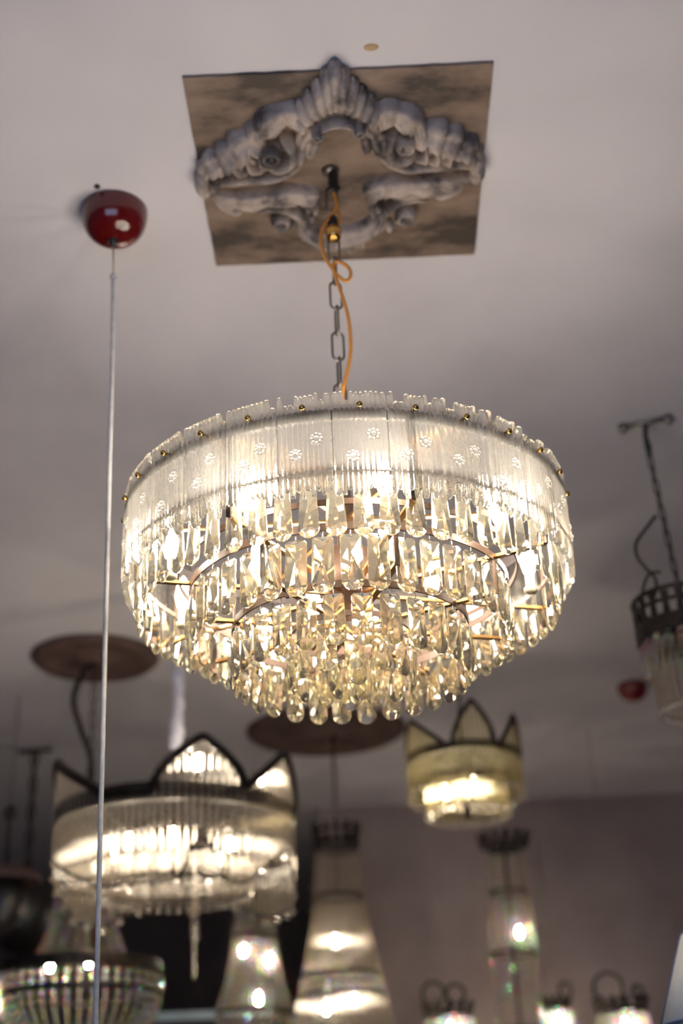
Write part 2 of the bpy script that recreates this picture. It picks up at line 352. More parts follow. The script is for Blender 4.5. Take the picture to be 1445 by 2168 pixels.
# ------------------------------------------------------------------ red ceiling cup with white pull cord
def cup(c, R, H, m, label, n=28):
    t = thing('ceiling_cup', label, 'ceiling cup', (c.x, c.y, HC))
    pr = [(R * .10, -H)] + [(R * math.sqrt(max(0, 1 - (1 - k / 12) ** 2.3)) if k else .001, -H + H * (k / 12) ** 1.25) for k in range(1, 12)] + [(R, -.002), (R * .96, 0)]
    ob('cup_shell', me('cup_shell', lathe(pr, n), m, True), t); return t
c = onz(243, 446)
rc = cup(c, .0550, .062, m_red, 'glossy red ceiling cup left of the carved board')
ob('cord_grip', me('cord_grip', lathe([(.0075, -.057), (.008, -.062), (.0065, -.069), (.003, -.071)], 14), m_black, True), rc)
ob('screw', me('screw', ball(.0035, 10, 6), m_steel, True), rc, (-.017, -.046, -.022)); ob('fixing_pin', me('fixing_pin', lathe([(.002, -.004), (.0045, -.003), (.005, 0)], 10), m_black, True), rc, (-.018, -.064, 0))
bot = Vector((c.x, c.y, HC - .069)); kn = at(240, 588, c.y); k1 = at(231, 1012, c.y); k2 = k1 + (at(203, 2168, c.y) - k1) * 1.35
tag(ob('thin_string', me('thin_string', tube([bot, kn], .0016, 6), mat('tan_string', (.40, .33, .24), .9), True)), 'thin tan string between red cup and white cord knot', 'string')
pc = thing('pull_cord', 'long white cotton pull cord hanging below the red cup', 'pull cord', kn)
ob('cord', me('cord', tube(spline([(0, 0, 0), (k1 - kn) * .5 + Vector((.001, 0, 0)), k1 - kn, (k2 - kn) * .62, k2 - kn], 8), .0034, 10), m_white, True), pc)
ob('knot', me('knot', cat(mv(ball(.0062, 10, 7), (0, 0, .001)), mv(ball(.004, 8, 5), (.004, -.002, -.006))), m_white, True), pc)
c2 = onz(1337, 1450); cup(c2, .049, .055, m_red2, 'small dark red ceiling cup beside the dangling crown pendant at right', 20)

# ------------------------------------------------------------------ the main chandelier
mc = thing('crystal_chandelier', 'large lit round tiered chandelier of ribbed glass panels and cut crystals', 'chandelier', (CX, CY, Z1))
R1 = .300; NP = 28
def panel_vf(seed):
    rnd = random.Random(seed); w = 2 * R1 * math.tan(PI / NP) * .975; nf = 10; cpf = 6
    top = [.0235 - rnd.choice((0, .001, .002, .010, .013)) for _ in range(nf)]; bot_ = [-.117 + rnd.uniform(-.006, .009) for _ in range(nf)]
    wd = [rnd.uniform(.75, 1.3) for _ in range(nf)]; sw = sum(wd); cols = []; x = -w / 2
    for f in range(nf):
        fw = w * wd[f] / sw
        for q in range(cpf + (f == nf - 1)):
            u = 2 * q / cpf - 1; rr = math.sqrt(max(0, 1 - u * u)); tt, bb = top[f], bot_[f]
            if q == 0 and f: tt, bb = min(tt, top[f - 1]), max(bb, bot_[f - 1])
            cols.append((x + fw * q / cpf, .0012 + .0056 * rr, tt - (1 - rr) * .004, bb + (1 - rr) * .004))
        x += fw
    rows = [0, .012, .03] + [.03 + .94 * (i + 1) / 44 for i in range(44)] + [.988, 1]; th = [.25, .7] + [1] * (len(rows) - 4) + [.7, .25]
    V, F = [], []; nc = len(cols); nr = len(rows)
    for s in (0, 1):
        for r, t in zip(rows, th):
            for (x, d, a, b) in cols:
                z = b + (a - b) * r; y = -(d * t + rnd.uniform(-.00022, .00022)) if s == 0 else (.0022 * t + rnd.uniform(-.00050, .00050))
                V.append((x, y, z))
    A = nr * nc
    for i in range(nr - 1):
        for j in range(nc - 1):
            p = i * nc + j; F.append((p, p + 1, p + nc + 1, p + nc)); F.append((A + p, A + p + nc, A + p + nc + 1, A + p + 1))
    for i in range(nr - 1):
        p = i * nc; F.append((p, p + nc, A + p + nc, A + p)); p += nc - 1; F.append((p, A + p, A + p + nc, p + nc))
    for j in range(nc - 1):
        F.append((j, A + j, A + j + 1, j + 1)); p = (nr - 1) * nc + j; F.append((p, p + 1, A + p + 1, A + p))
    return V, F
pans = [me('glass_panel', panel_vf(11 + k), m_pan, True) for k in range(5)]
ros = me('rosette', cat(*[mv(ball(.0022, 6, 4), (.0048 * cos(a * PI / 4), -.0005, .0048 * sin(a * PI / 4))) for a in range(8)], mv(ball(.0034, 8, 5), (0, -.001, 0))), m_ros, True)
scr = me('screw_knob', xf(cat(lathe([(.0001, .0), (.0030, .0006), (.0040, .003), (.0030, .0058), (.0014, .0066), (.0014, .016)], 12)), Matrix.Rotation(-PI / 2, 4, 'X')), m_brass, True)
rnd = random.Random(5)
for k in range(NP):
    a = .0703 + 2 * PI * k / NP
    p = ob('glass_panel', pans[rnd.randrange(5)], mc, (R1 * sin(a), -R1 * cos(a), 0), (rnd.uniform(-.015, .015), rnd.uniform(-.012, .012), a))
    ob('screw_knob', scr, p, (0, -.013, 0))
    ob('rosette', ros, p, (rnd.uniform(.010, .018), -.0058, -.043 + rnd.uniform(-.004, .004)), (0, 0, 0), (1.25, 1, 1.25)); ob('rosette', ros, p, (rnd.uniform(-.018, -.006), -.0058, -.070 + rnd.uniform(-.008, .008)), (0, 0, 0), (1.25, 1, 1.25))
# hoops
RA, RB, RC, RD = .288, .217, .159, .082
def hoop(R, z, h=.011): return ob('metal_hoop', me('metal_hoop', band(R, h, .0022, 96), m_ring), mc, (0, 0, z))
ob('metal_hoop', me('metal_hoop', band(R1 - .008, .015, .0022, 96), m_hoop), mc, (0, 0, -.004)); hoop(RA, 2.272 - Z1, .006); hoop(RB, 2.236 - Z1, .010); hoop(RC, 2.184 - Z1, .010); hoop(RD, 2.176 - Z1, .008); hoop(.232, 2.262 - Z1, .008)
# cut crystals
def crystal_vf(L, wt, wb, h, cz, seed):
    rnd = random.Random(seed); j = lambda s: rnd.uniform(-s, s)
    e = .0011; c = .003; rb = wb / 2 * .98
    out = [(-wt / 2 + c, 0), (wt / 2 - c, 0), (wt / 2, -c), (wb / 2, -(L - rb))]
    n = 8
    for i in range(1, n): a = PI * i / n; out.append((wb / 2 * cos(a), -(L - rb) - rb * sin(a)))
    out += [(-wb / 2, -(L - rb)), (-wt / 2, -c)]
    m = len(out); V = [(x, -e, z) for x, z in out] + [(x, e, z) for x, z in out]
    F = [(i, (i + 1) % m, m + (i + 1) % m, m + i) for i in range(m)]
    for s in (-1, 1):
        o = 0 if s < 0 else m; b = len(V)
        V += [(j(.001), s * h * .55, -L * .10), (j(.001), s * h, -L * cz), (j(.001), s * h * .8, -(L - rb * 1.05)), (-wb * .28, s * h * .62, -(L - rb * .85)), (wb * .28, s * h * .62, -(L - rb * .85))]
        T_, X_, B_, BL, BR_ = b, b + 1, b + 2, b + 3, b + 4
        fs = [(0, 1, T_), (1, 2, T_), (m - 1, 0, T_), (2, X_, T_), (T_, X_, m - 1), (2, 3, X_), (X_, m - 2, m - 1), (X_, 3, BR_), (X_, BR_, B_), (X_, B_, BL), (X_, BL, m - 2)]
        half = 3 + n // 2
        for i in range(3, half): fs.append((i, i + 1, BR_))
        fs.append((half, B_, BR_)); fs.append((B_, half, BL))
        for i in range(half, m - 2): fs.append((i, i + 1, BL))
        for f in fs:
            g = tuple((q + o if q < m else q) for q in f); F.append(g if s < 0 else tuple(reversed(g)))
    return V, F
pin = me('hanging_pin', cat(tube([(0, 0, -.004), (0, -.0015, .002), (0, 0, .010)], .0007, 5), mv(ball(.0014, 6, 4), (0, -.0022, -.003))), m_steel, True)
def tier(N, R, ztop, L, wt, wb, h, cz, seed, a0=0, tw=.10):
    ms = [me('cut_crystal', crystal_vf(L, wt, wb, h, cz + .04 * (k - 1), seed + k), m_cry) for k in range(3)]
    rnd = random.Random(seed)
    for k in range(N):
        a = a0 + 2 * PI * k / N
        q = ob('cut_crystal', ms[rnd.randrange(3)], mc, (R * sin(a), -R * cos(a), ztop - Z1 + rnd.uniform(-.0015, .0015)), (rnd.uniform(-.03, .03), rnd.uniform(-.02, .02), a + rnd.uniform(-tw, tw)))
        ob('hanging_pin', pin, q)
tier(56, RA - .003, 2.266, .075, .0175, .0255, .0062, .42, 100, .07)
tier(40, RB - .001, 2.2235, .0742, .0265, .0280, .0068, .40, 200, .02)
tier(28, RC - .001, 2.171, .0685, .0265, .0275, .0070, .40, 300, .10, .12)
tier(14, RD, 2.163, .0640, .0262, .0270, .0070, .42, 400, .05, .15)
tier(5, .030, 2.160, .0660, .0255, .0265, .0070, .42, 500, .2, .3)
# frame: hub, spokes, struts, lamp holders and bulbs
ob('hub', me('hub', cat(lathe([(.004, .035), (.012, .03), (.012, -.05), (.034, -.055), (.034, -.115), (.02, -.12), (.012, -.175), (.012, -.19)], 20)), m_ring, True), mc)
ob('hub_eye', me('hub_eye', link_vf(.03, .02, .0025), m_steel, True), mc, (0, 0, .040))
bar = lambda a, b, w, h: box((-w / 2, -b, -h / 2), (w / 2, -a, h / 2))
spA = me('spoke', bar(.010, R1 - .009, .006, .004), m_gold); spB = me('spoke', bar(.012, RA, .008, .004), m_gold); spC = me('spoke', bar(.010, RB, .008, .004), m_gold)
for k in range(6): ob('spoke', spA, mc, (0, 0, -.004), (0, 0, .5 + k * PI / 3))
for k in range(8): ob('spoke', spB, mc, (0, 0, 2.236 - Z1), (0, 0, .28 + k * PI / 4))
for k in range(8): ob('spoke', spC, mc, (0, 0, 2.186 - Z1), (0, 0, .28 + k * PI / 4))
st = me('strut', box((-.003, -.0015, -.5), (.003, .0015, .5)), m_ring)
for k in range(8):
    a = .28 + k * PI / 4
    for R, za, zb in ((R1 - .009, -.004, 2.236 - Z1), (RB, 2.236 - Z1, 2.184 - Z1), (RC, 2.23 - Z1, 2.176 - Z1)):
        ob('strut', st, mc, (R * sin(a), -R * cos(a), (za + zb) / 2), (0, 0, a), (1, 1, abs(za - zb)))
slv = me('lamp_holder', lathe([(.010, -.042), (.013, -.040), (.013, -.034), (.0085, -.032), (.0085, -.010), (.0075, -.009)], 14), m_sock, True)
for N, R, z, a0 in ((9, .250, 2.266, .20), (4, .13, 2.262, .42)):
    for k in range(N):
        a = a0 + 2 * PI * k / N
        h = ob('lamp_holder', slv, mc, (R * sin(a), -R * cos(a), z - Z1), (0, 0, 0), (.74, .74, .85)); ob('bulb', bulb_me, h)

# ------------------------------------------------------------------ helpers for the lamps behind
def dark_chain(parent, ztop, zbot, x0=0, y0=0, x1=0, y1=0, pitch=.040, w=.018, r=.0022):
    l = me('chain_link', link_vf(pitch * 1.22, w, r, 6), m_iron, True); n = max(1, int(round((ztop - zbot) / pitch))); dz = (ztop - zbot) / n
    for i in range(n):
        t = (i + .5) / n
        ob('chain_link', l, parent, (x0 + (x1 - x0) * t, y0 + (y1 - y0) * t, ztop + (zbot - ztop) * t), (0, 0, PI / 2 * (i % 2) + .4), (1, 1, dz / pitch))
def strand_vf(P, r, gap=2.15):
    """string of beads along polyline P"""
    P = [Vector(p) for p in P]; V = []; acc = 0; out = []; d = gap * r; prev = P[0]; left = 0
    for a, b in zip(P, P[1:]):
        s = (b - a).length; t = left
        while t <= s: out.append(a + (b - a) * (t / s)); t += d
        left = t - s
    return cat(*[mv(ball(r, 6, 4), p) for p in out])
bead_big = me('bead', ball(.0075, 8, 5, 1.15), m_bead0)
bead_med = me('bead', ball(.0060, 7, 4, 1.1), m_bead)
holder2 = me('lamp_holder', lathe([(.008, -.05), (.011, -.046), (.009, -.030), (.009, -.010), (.007, -.009)], 10), m_iron, True)
def bulbs(parent, L):
    for p in L:
        h = ob('lamp_holder', holder2, parent, p, (0, 0, 0), (.58, .58, .62)); ob('bulb', bulb2_me, h)
def crown_vf(R, h, n, flare=1.12):
    """pierced metal crown band with leaf teeth"""
    parts = [mv(band(R, h * .22, .006, 36), (0, 0, h * .11)), mv(band(R * (1 + (flare - 1) * .5), h * .10, .005, 36), (0, 0, h * .62))]
    for k in range(n):
        a = 2 * PI * k / n
        M = Matrix.Rotation(a, 4, 'Z')
        w = PI * R / n * .55
        V = []
        for y, z, ww in ((R, h * .2, w), (R * (1 + (flare - 1) * .5), h * .62, w * .7), (R * flare, h * .82, w * 1.15), (R * (flare + .03), h, w * .2)):
            V += [(-ww, -y - .002, z), (ww, -y - .002, z), (ww, -y + .002, z), (-ww, -y + .002, z)]
        F = [(0, 3, 2, 1), (12, 13, 14, 15)]
        for i in range(3):
            for j in range(4): F.append((i * 4 + j, i * 4 + (j + 1) % 4, i * 4 + 4 + (j + 1) % 4, i * 4 + 4 + j))
        parts.append(xf((V, F), M))
    return cat(*parts)
def medallion(c, R, label):
    t = tag(ob('ceiling_medallion', me('ceiling_medallion', lathe([(R * .06, -.022), (R * .30, -.02), (R * .34, -.012), (R * .72, -.012), (R * .76, -.020), (R * .93, -.020), (R, -.008), (R * 1.0, 0)], 48), m_medal, True), loc=(c.x, c.y, HC)), label, 'ceiling medallion')
    return t

# ------------------------------------------------------------------ crown-shaped glass rod chandeliers
def crown_lamp(name, label, ctr, R, ztv, zbv, peaks, nrod, mrod, rr, fr):
    """rods on a round frame whose upper and lower edges rise to pointed arches; peaks: (azimuth, half-width, rise above, rise below, curve)"""
    t = thing(name, label, 'chandelier', (ctr.x, ctr.y, ztv)); z0 = ztv
    def dist(a, c): return abs(((a - c + PI) % (2 * PI)) - PI)
    def top_z(a): return max([0] + [h * (1 - dist(a, c) / w) ** p for c, w, h, l, p in peaks if dist(a, c) < w])
    def low_z(a): return max([0] + [l * (1 - dist(a, c) / (w * (p > .7 or .5))) for c, w, h, l, p in peaks if dist(a, c) < w * (p > .7 or .5)])
    def bow(a): return R * (1.025 if dist(a, peaks[0][0]) < peaks[0][1] else .985)
    N = 240
    top = [((bow(a)) * sin(a), -(bow(a)) * cos(a), top_z(a)) for a in [2 * PI * i / N for i in range(N)]]
    ob('top_frame', me('top_frame', tube(top, fr, 6, True), m_iron, True), t)
    low = [((bow(a)) * sin(a), -(bow(a)) * cos(a), zbv - z0 + low_z(a)) for a in [2 * PI * i / N for i in range(N)]]
    ob('bottom_frame', me('bottom_frame', tube(low, fr * .22, 6, True), m_iron, True), t)
    ob('valley_hoop', me('valley_hoop', band(R * .93, R * .15, .006, 64), m_iron), t, (0, 0, -R * .01))
    rod = me('glass_rod', rod_vf(rr, 10), mrod, True)
    for k in range(nrod):
        a = 2 * PI * (k + .5) / nrod; zt = top_z(a); zb = zbv - z0 + low_z(a); b = bow(a) * .99
        ob('glass_rod', rod, t, (b * sin(a), -b * cos(a), zt - .004), (0, 0, a), (1, 1, zt - zb - .006))
        if k % 3 == 0: ob('bead', bead_big, t, (b * sin(a), -b * cos(a), zb - .012))
    for k in range(4):
        a = .9 + k * PI / 2
        ob('arm', me('arm', tube(spline([(.01 * sin(a), -.01 * cos(a), -.02), (R * .5 * sin(a), -R * .5 * cos(a), -.06 * R / .3), (R * .93 * sin(a), -R * .93 * cos(a), 0)], 6), R * .022, 6), m_iron, True), t)
    ob('stem', me('stem', lathe([(.004, .10), (.012, .08), (.008, .03), (.018, 0), (.014, -.05), (.02, -.09), (.006, -.16)], 14), m_iron, True), t)
    return t
# wide crown chandelier, left
G = at(372, 1700, 3.4); RG = .300
zp = at(455, 1558, 3.4 - .29).z; zv = at(250, 1688, 3.4 - .22).z; zbv = at(250, 1885, 3.4 - .22).z; zbp = at(450, 1752, 3.4 - .28).z; zw = at(118, 1616, 3.31).z; zbw = at(107, 1815, 3.31).z
gl = crown_lamp('glass_rod_chandelier', 'wide lit crown-shaped chandelier of clear glass rods, hung by a white sleeve', G, RG, zv, zbv, [(.33, .37, zp - zv, zbp - zbv, .6), (1.22, .56, zw - zv, zbw - zbv, 1), (-1.26, .78, zw - zv, zbw - zbv, .9), (PI, .8, zw - zv, zbw - zbv, 1)], 106, m_rod, .0048, .012)
gz = lambda z: z - zv
# inner lower drum of short rods with a bead fringe
Ri = .185; zi1 = at(400, 1914, 3.4 + .18).z; zi0 = zi1 + .06
ob('inner_hoop', me('inner_hoop', band(Ri, .008, .004, 48), m_iron), gl, (0, 0, gz(zi0))); ob('inner_hoop', me('inner_hoop', band(Ri, .006, .004, 48), m_iron), gl, (0, 0, gz(zi1)))
rod = me('short_rod', rod_vf(.004, 10), m_rod, True)
for k in range(90):
    a = 2 * PI * k / 90; ob('short_rod', rod, gl, (Ri * sin(a), -Ri * cos(a), gz(zi0)), (0, 0, 0), (1, 1, zi0 - zi1))
    if k % 2 == 0: ob('bead', bead_big, gl, (Ri * sin(a), -Ri * cos(a), gz(zi1) - .013))
ob('drop_stem', me('drop_stem', lathe([(.002, .2), (.004, .19), (.004, .05), (.012, .03), (.008, .0), (.013, -.03), (.004, -.045), (.0055, -.06), (.0055, -.13), (.002, -.135)], 10), m_rod, True), gl, (.05, 0, gz(zi1) - .08))
bz_ = at(385, 1790, 3.3).z
bulbs(gl, [(.15 * sin(a) , -.15 * cos(a), gz(bz_)) for a in (.10, 1.25, 2.35, 3.5, 4.6, 5.6)])
zu = at(430, 1640, 3.25).z
bulbs(gl, [(.23 * sin(a), -.23 * cos(a), gz(zu)) for a in (.36, 1.3)])
sl = thing('white_sleeve', 'pale fabric sleeve covering the chain of wide crown chandelier', 'chain sleeve', (G.x, G.y, HC))
zt_ = at(378, 1592, G.y).z
rnd = random.Random(4); n = 26
ob('sleeve', me('sleeve', tube([(rnd.uniform(-.004, .004), rnd.uniform(-.004, .004), -(HC - zt_) * i / n) for i in range(n + 1)], [.0155 + rnd.uniform(-.003, .003) for i in range(n + 1)], 10), m_lav, True), sl)
ob('sleeve_collar', me('sleeve_collar', lathe([(.012, 0), (.02, -.01), (.014, -.025)], 12), m_gold, True), sl, (0, 0, zt_ - HC + .005))
ob('suspension_rod', me('suspension_rod', lathe([(.004, 0), (.004, 1)], 8), m_iron, True), gl, (0, 0, .09), (0, 0, 0), (1, 1, max(.01, zt_ - zv - .09)))

# small round crown lamp, right
Gr = at(982, 1620, 3.6); RR = .152
zp = at(1003, 1482, 3.45).z; zv = at(930, 1582, 3.48).z; zbv = at(940, 1712, 3.74).z; zbp = zbv + .02; zw = at(866, 1528, 3.55).z; zbw = at(858, 1665, 3.55).z
rl_ = crown_lamp('round_rod_lamp', 'small yellow-lit crown pendant of glass rods with beaded hem, below right of main chandelier', Gr, RR, zv, zbv, [(.12, .37, zp - zv, zbp - zbv, .6), (1.10, .5, zw - zv, zbw - zbv, 1), (-1.17, .78, zw - zv, zbw - zbv, .9), (PI, .8, zw - zv, zbw - zbv, 1)], 64, m_rody, .0052, .0070)
rod = me('short_rod', rod_vf(.0045, 10), m_rody, True)
z1 = at(982, 1738, 3.7).z; z0 = z1 + .07
ob('inner_hoop', me('inner_hoop', band(.105, .006, .004, 40), m_iron), rl_, (0, 0, z0 - zv))
for k in range(56):
    a = 2 * PI * k / 56; ob('short_rod', rod, rl_, (.105 * sin(a), -.105 * cos(a), z0 - zv), (0, 0, 0), (1, 1, z0 - z1))
    if k % 2 == 0: ob('bead', bead_big, rl_, (.105 * sin(a), -.105 * cos(a), z1 - zv - .01))
bulbs(rl_, [(.0, -.03, at(985, 1672, 3.55).z - zv), (-.05, .03, at(960, 1680, 3.6).z - zv)])
dark_chain(rl_, HC - zv, .1)
ob('chain_hook', me('chain_hook', lathe([(.01, -.03), (.03, -.012), (.034, 0)], 16), m_iron, True), rl_, (0, 0, HC - zv))

# ------------------------------------------------------------------ medallions
d1 = onz(202, 1390); medallion(d1, .190, 'round brown ceiling medallion left, above the beaded empire chandelier')
d2 = onz(690, 1545); medallion(d2, .283, 'larger round brown ceiling medallion behind the main chandelier')

# ------------------------------------------------------------------ bead tent chandeliers
def bead_tent(name, label, X, Y, crown, tiers, bulb, hang, wire=.0014):
    """crown=(R,ztop,h); tiers: list of (r0,z0,r1,z1,n,kind,sag)"""
    t = thing(name, label, 'chandelier', (X, Y, crown[1])); z0 = crown[1]
    ob('crown', me('crown', mv(crown_vf(crown[0], crown[2], 14), (0, 0, -crown[2])), m_iron), t)
    hoops = {}
    for (ra, za, rb, zb, n, kind, sag) in tiers:
        P = []
        for i in range(9):
            s = i / 8; r = ra + (rb - ra) * s + sag * sin(PI * s); P.append((0, -r, za + (zb - za) * s - z0))
        if kind == 'rod': VF = tube(P, .0042, 8, False, False); mm = m_rod; nm = 'glass_rod'
        else: VF = strand_vf(P, .0066 if kind == 'bead' else .0078, 3.1 if kind == 'bead' else 2.6); mm = m_bead; nm = 'bead_strand'
        d = me(nm, VF, mm, kind == 'rod')
        for k in range(n): ob(nm, d, t, (0, 0, 0), (0, 0, 2 * PI * k / n + .03))
        for r, z in ((ra, za), (rb, zb)):
            if (round(r, 3), round(z, 3)) not in hoops:
                hoops[(round(r, 3), round(z, 3))] = 1
                ob('hoop', me('hoop', band(r, .010, .005, 40), m_iron), t, (0, 0, z - z0))
    zlow = min(x[3] for x in tiers)
    ob('stem', me('stem', lathe([(.005, 0), (.009, -.03), (.006, -.10), (.006, zlow - z0 + .02), (.002, zlow - z0)], 10), m_iron, True), t)
    bulbs(t, [(x, y, z - z0) for x, y, z in bulb])
    if hang == 'rod': ob('suspension_rod', me('suspension_rod', lathe([(wire, -crown[2]), (wire, HC - z0)], 8), m_steel, True), t)
    elif hang: dark_chain(t, HC - z0 - .02, -.02)
    return t
def zz(px, py, Y): return at(px, py, Y).z
# beaded empire chandelier at left, below the first medallion
X, Y = d1.x, d1.y
e1 = bead_tent('beaded_empire_chandelier', 'beaded empire chandelier at lower left, partly behind the white pull cord', X, Y, (.060, zz(180, 1795, Y), .05),
    [(.055, zz(180, 1815, Y), .080, zz(180, 1900, Y), 16, 'bead', -.008), (.080, zz(180, 1900, Y), .125, zz(180, 2030, Y), 22, 'bead', -.012), (.215, zz(180, 2062, Y), .215, zz(180, 2105, Y), 42, 'big', .004), (.215, zz(180, 2105, Y), .150, zz(180, 2200, Y), 40, 'bead', .02)],
    [(-.06, -.12, zz(120, 2066, Y)), (.045, -.13, zz(215, 2058, Y)), (-.222, -.05, zz(4, 2130, Y - .05))], None)
dark_chain(e1, HC - e1.location.z - .02, 0)
ob('ring_collar', me('ring_collar', band(.215, .028, .006, 60), m_iron), e1, (0, 0, zz(180, 2052, Y) - e1.location.z))
P = [Vector((0, 0, HC - .02)), Vector((-.035, -.01, HC - .06)), Vector((-.055, -.02, HC - .14)), Vector((-.03, -.02, HC - .23)), Vector((.0, -.01, HC - .31)), Vector((.005, 0, HC - .38))]
ob('power_cable', me('power_cable', tube(spline([p - Vector((0, 0, e1.location.z)) for p in P], 6), .009, 8), m_iron, True), e1)
# tall rod tent in the middle, below the large medallion
X, Y = at(712, 1770, d2.y).x, d2.y
bead_tent('rod_tent_chandelier', 'tall bell-shaped glass rod chandelier with dark crown, bottom centre', X, Y, (.074, zz(712, 1745, Y), .075),
    [(.070, zz(712, 1800, Y), .082, zz(712, 1900, Y), 30, 'rod', 0), (.082, zz(712, 1900, Y), .128, zz(722, 2065, Y), 56, 'rod', -.006), (.128, zz(722, 2065, Y), .140, zz(722, 2110, Y), 36, 'bead', 0), (.140, zz(722, 2110, Y), .205, zz(722, 2290, Y), 60, 'rod', -.006)],
    [(-.012, -.03, zz(705, 2003, Y)), (.035, -.06, zz(745, 2130, Y)), (-.05, .04, zz(690, 2140, Y))], 'rod', .006)
# beaded tent between
Y = 5.1; X = at(538, 2000, Y).x
bead_tent('beaded_tent_chandelier', 'dim beaded tent chandelier with orange sparkles, left of the bell-shaped rod chandelier', X, Y, (.055, zz(538, 1880, Y), .05),
    [(.050, zz(538, 1900, Y), .075, zz(538, 1985, Y), 16, 'bead', 0), (.075, zz(538, 1985, Y), .135, zz(538, 2145, Y), 26, 'bead', -.010), (.135, zz(538, 2145, Y), .10, zz(538, 2210, Y), 26, 'bead', .01)],
    [(-.035, -.05, zz(515, 2024, Y)), (.055, -.03, zz(577, 2042, Y)), (.02, -.09, zz(552, 2128, Y))], 'chain')
# slim beaded column at right
Y = 5.2; X = at(1072, 1850, Y).x
bead_tent('slim_beaded_chandelier', 'slim dim beaded column chandelier under the yellow-lit pendant, against mauve wall', X, Y, (.090, zz(1072, 1765, Y), .05),
    [(.060, zz(1072, 1800, Y), .070, zz(1080, 1890, Y), 12, 'bead', 0), (.070, zz(1080, 1890, Y), .085, zz(1085, 2020, Y), 20, 'bead', .004), (.085, zz(1085, 2020, Y), .078, zz(1085, 2180, Y), 14, 'bead', -.004)],
    [(.025, -.02, zz(1108, 1982, Y))], 'rod')
# three small crowns with loops just above the lower edge
def loop_lamp(px, py, Y, R, label, loops):
    X = at(px, py, Y).x; z = zz(px, py, Y)
    t = bead_tent('looped_crown_lamp', label, X, Y, (R, z, .05), [(R * .92, z - .045, R * .80, z - .13, 30, 'bead', .012), (R * .80, z - .13, R * .3, z - .19, 24, 'bead', .01)], [(.0, -R * .45, z - .10), (R * .45, .02, z - .11)], 'rod')
    for a, r in loops:
        ob('crown_loop', me('crown_loop', tube([(r * cos(q), 0, r * sin(q)) for q in [PI * 2 * i / 18 for i in range(18)]], .006, 6, True), m_iron, True), t, (R * .8 * sin(a), -R * .8 * cos(a), r * .55), (0, 0, a * .5))
    return t
loop_lamp(948, 2122, 4.9, .082, 'beaded lamp with two thin loops on its dark crown, lower edge, left of slim column', [(-.9, .040), (.35, .032)])
loop_lamp(1172, 2110, 5.45, .058, 'short dark-crowned beaded lamp without big loop, right of slim beaded column', [(1.2, .03)])
loop_lamp(1312, 2112, 4.8, .082, 'sparkling beaded lamp with large loop on its crown, lower right corner', [(-.75, .048), (.9, .02)])

# ------------------------------------------------------------------ crown pendant cut by the right edge
tb = onz(1364, 889); q = at(1412, 1284, 2.56)
cpn = thing('crown_pendant', 'unlit pendant of clear rods under pierced bronze crown at right edge', 'chandelier', (q.x + .030, q.y, q.z)); o0 = Vector(cpn.location)
Rp = .098
ob('crown', me('crown', mv(cat(crown_vf(Rp, .070, 22, 1.0), mv(band(Rp, .008, .006, 40), (0, 0, .068))), (0, 0, -.060)), m_iron), cpn)
ob('crown_lip', me('crown_lip', band(Rp * .99, .02, .006, 40), m_iron), cpn, (0, 0, -.066))
rod = me('glass_rod', rod_vf(.006, 10, 0, -.128), m_rod, True)
for k in range(30):
    a = 2 * PI * k / 30
    ob('glass_rod', rod, cpn, (Rp * .80 * sin(a), -Rp * .80 * cos(a), -.085), (.06, 0, a)); ob('bead', bead_big, cpn, (Rp * .72 * sin(a), -Rp * .72 * cos(a), -.220))
    ob('bead_strand', me('bead_strand', strand_vf([(0, 0, -.075), (0, 0, -.13 - .02 * (k % 2))], .0055, 2.4), m_bead) if k < 2 else [o.data for o in cpn.children if o.name.startswith('bead_strand')][k % 2], cpn, (Rp * .95 * sin(a), -Rp * .95 * cos(a), 0))
tbl = thing('hook_bar', 'thin grey metal bar on ceiling holding the right edge pendant', 'ceiling bar', tb)
p0, p1 = onz(1316, 899) - tb, onz(1412, 880) - tb
ob('bar', me('bar', tube([p0 + Vector((0, 0, -.006)), p1 + Vector((0, 0, -.006))], .0055, 8), m_steel, True), tbl)
for p in (p0, p1): ob('bar_end', me('bar_end', lathe([(.004, -.022), (.009, -.014), (.010, -.001)], 10), m_steel, True), tbl, (p.x, p.y, 0))
a = tb + Vector((0, 0, -.01)); b = o0 + Vector((0, 0, .012))
wrap = at(1374, 965, tb.y)
hc = thing('pendant_chain', 'dark twisted chain of the right edge crown pendant', 'chain', a)
ob('tape_wrap', me('tape_wrap', tube([(0, 0, 0), (wrap - a) * .4 + Vector((-.003, 0, 0)), (wrap - a) * .75, wrap - a], [.006, .0055, .008, .006], 8), m_black, True), hc)
n = 11; l = me('chain_link', link_vf(.042, .014, .0022), m_iron, True)
w0 = wrap - a; d = (b - a) - w0
for i in range(n):
    p = w0 + d * ((i + .5) / n); ob('chain_link', l, hc, p, (0, d.x / abs(d.z) * -1, PI / 2 * (i % 2) + .3), (1, 1, d.length / n / .034))
ob('lower_wrap', me('lower_wrap', tube([d * .90 + w0, d * .99 + w0], .008, 8), m_black, True), hc)
Yp = o0.y - .02
tag(ob('pendant_cable', me('pendant_cable', tube(spline(pxpath([(1388, 1092), (1366, 1120), (1346, 1150), (1349, 1180), (1368, 1205), (1386, 1225), (1388, 1250), (1380, 1272)], Yp), 6), .0035, 8), m_iron, True)), 'dark cable bulging left from the right edge pendant chain', 'cable')
tag(ob('pendant_cable', me('pendant_cable', tube(spline(pxpath([(1398, 1212), (1375, 1214), (1362, 1240), (1358, 1275)], Yp), 6), .003, 8), m_iron, True)), 'short dark cable curving into the right edge pendant crown', 'cable')

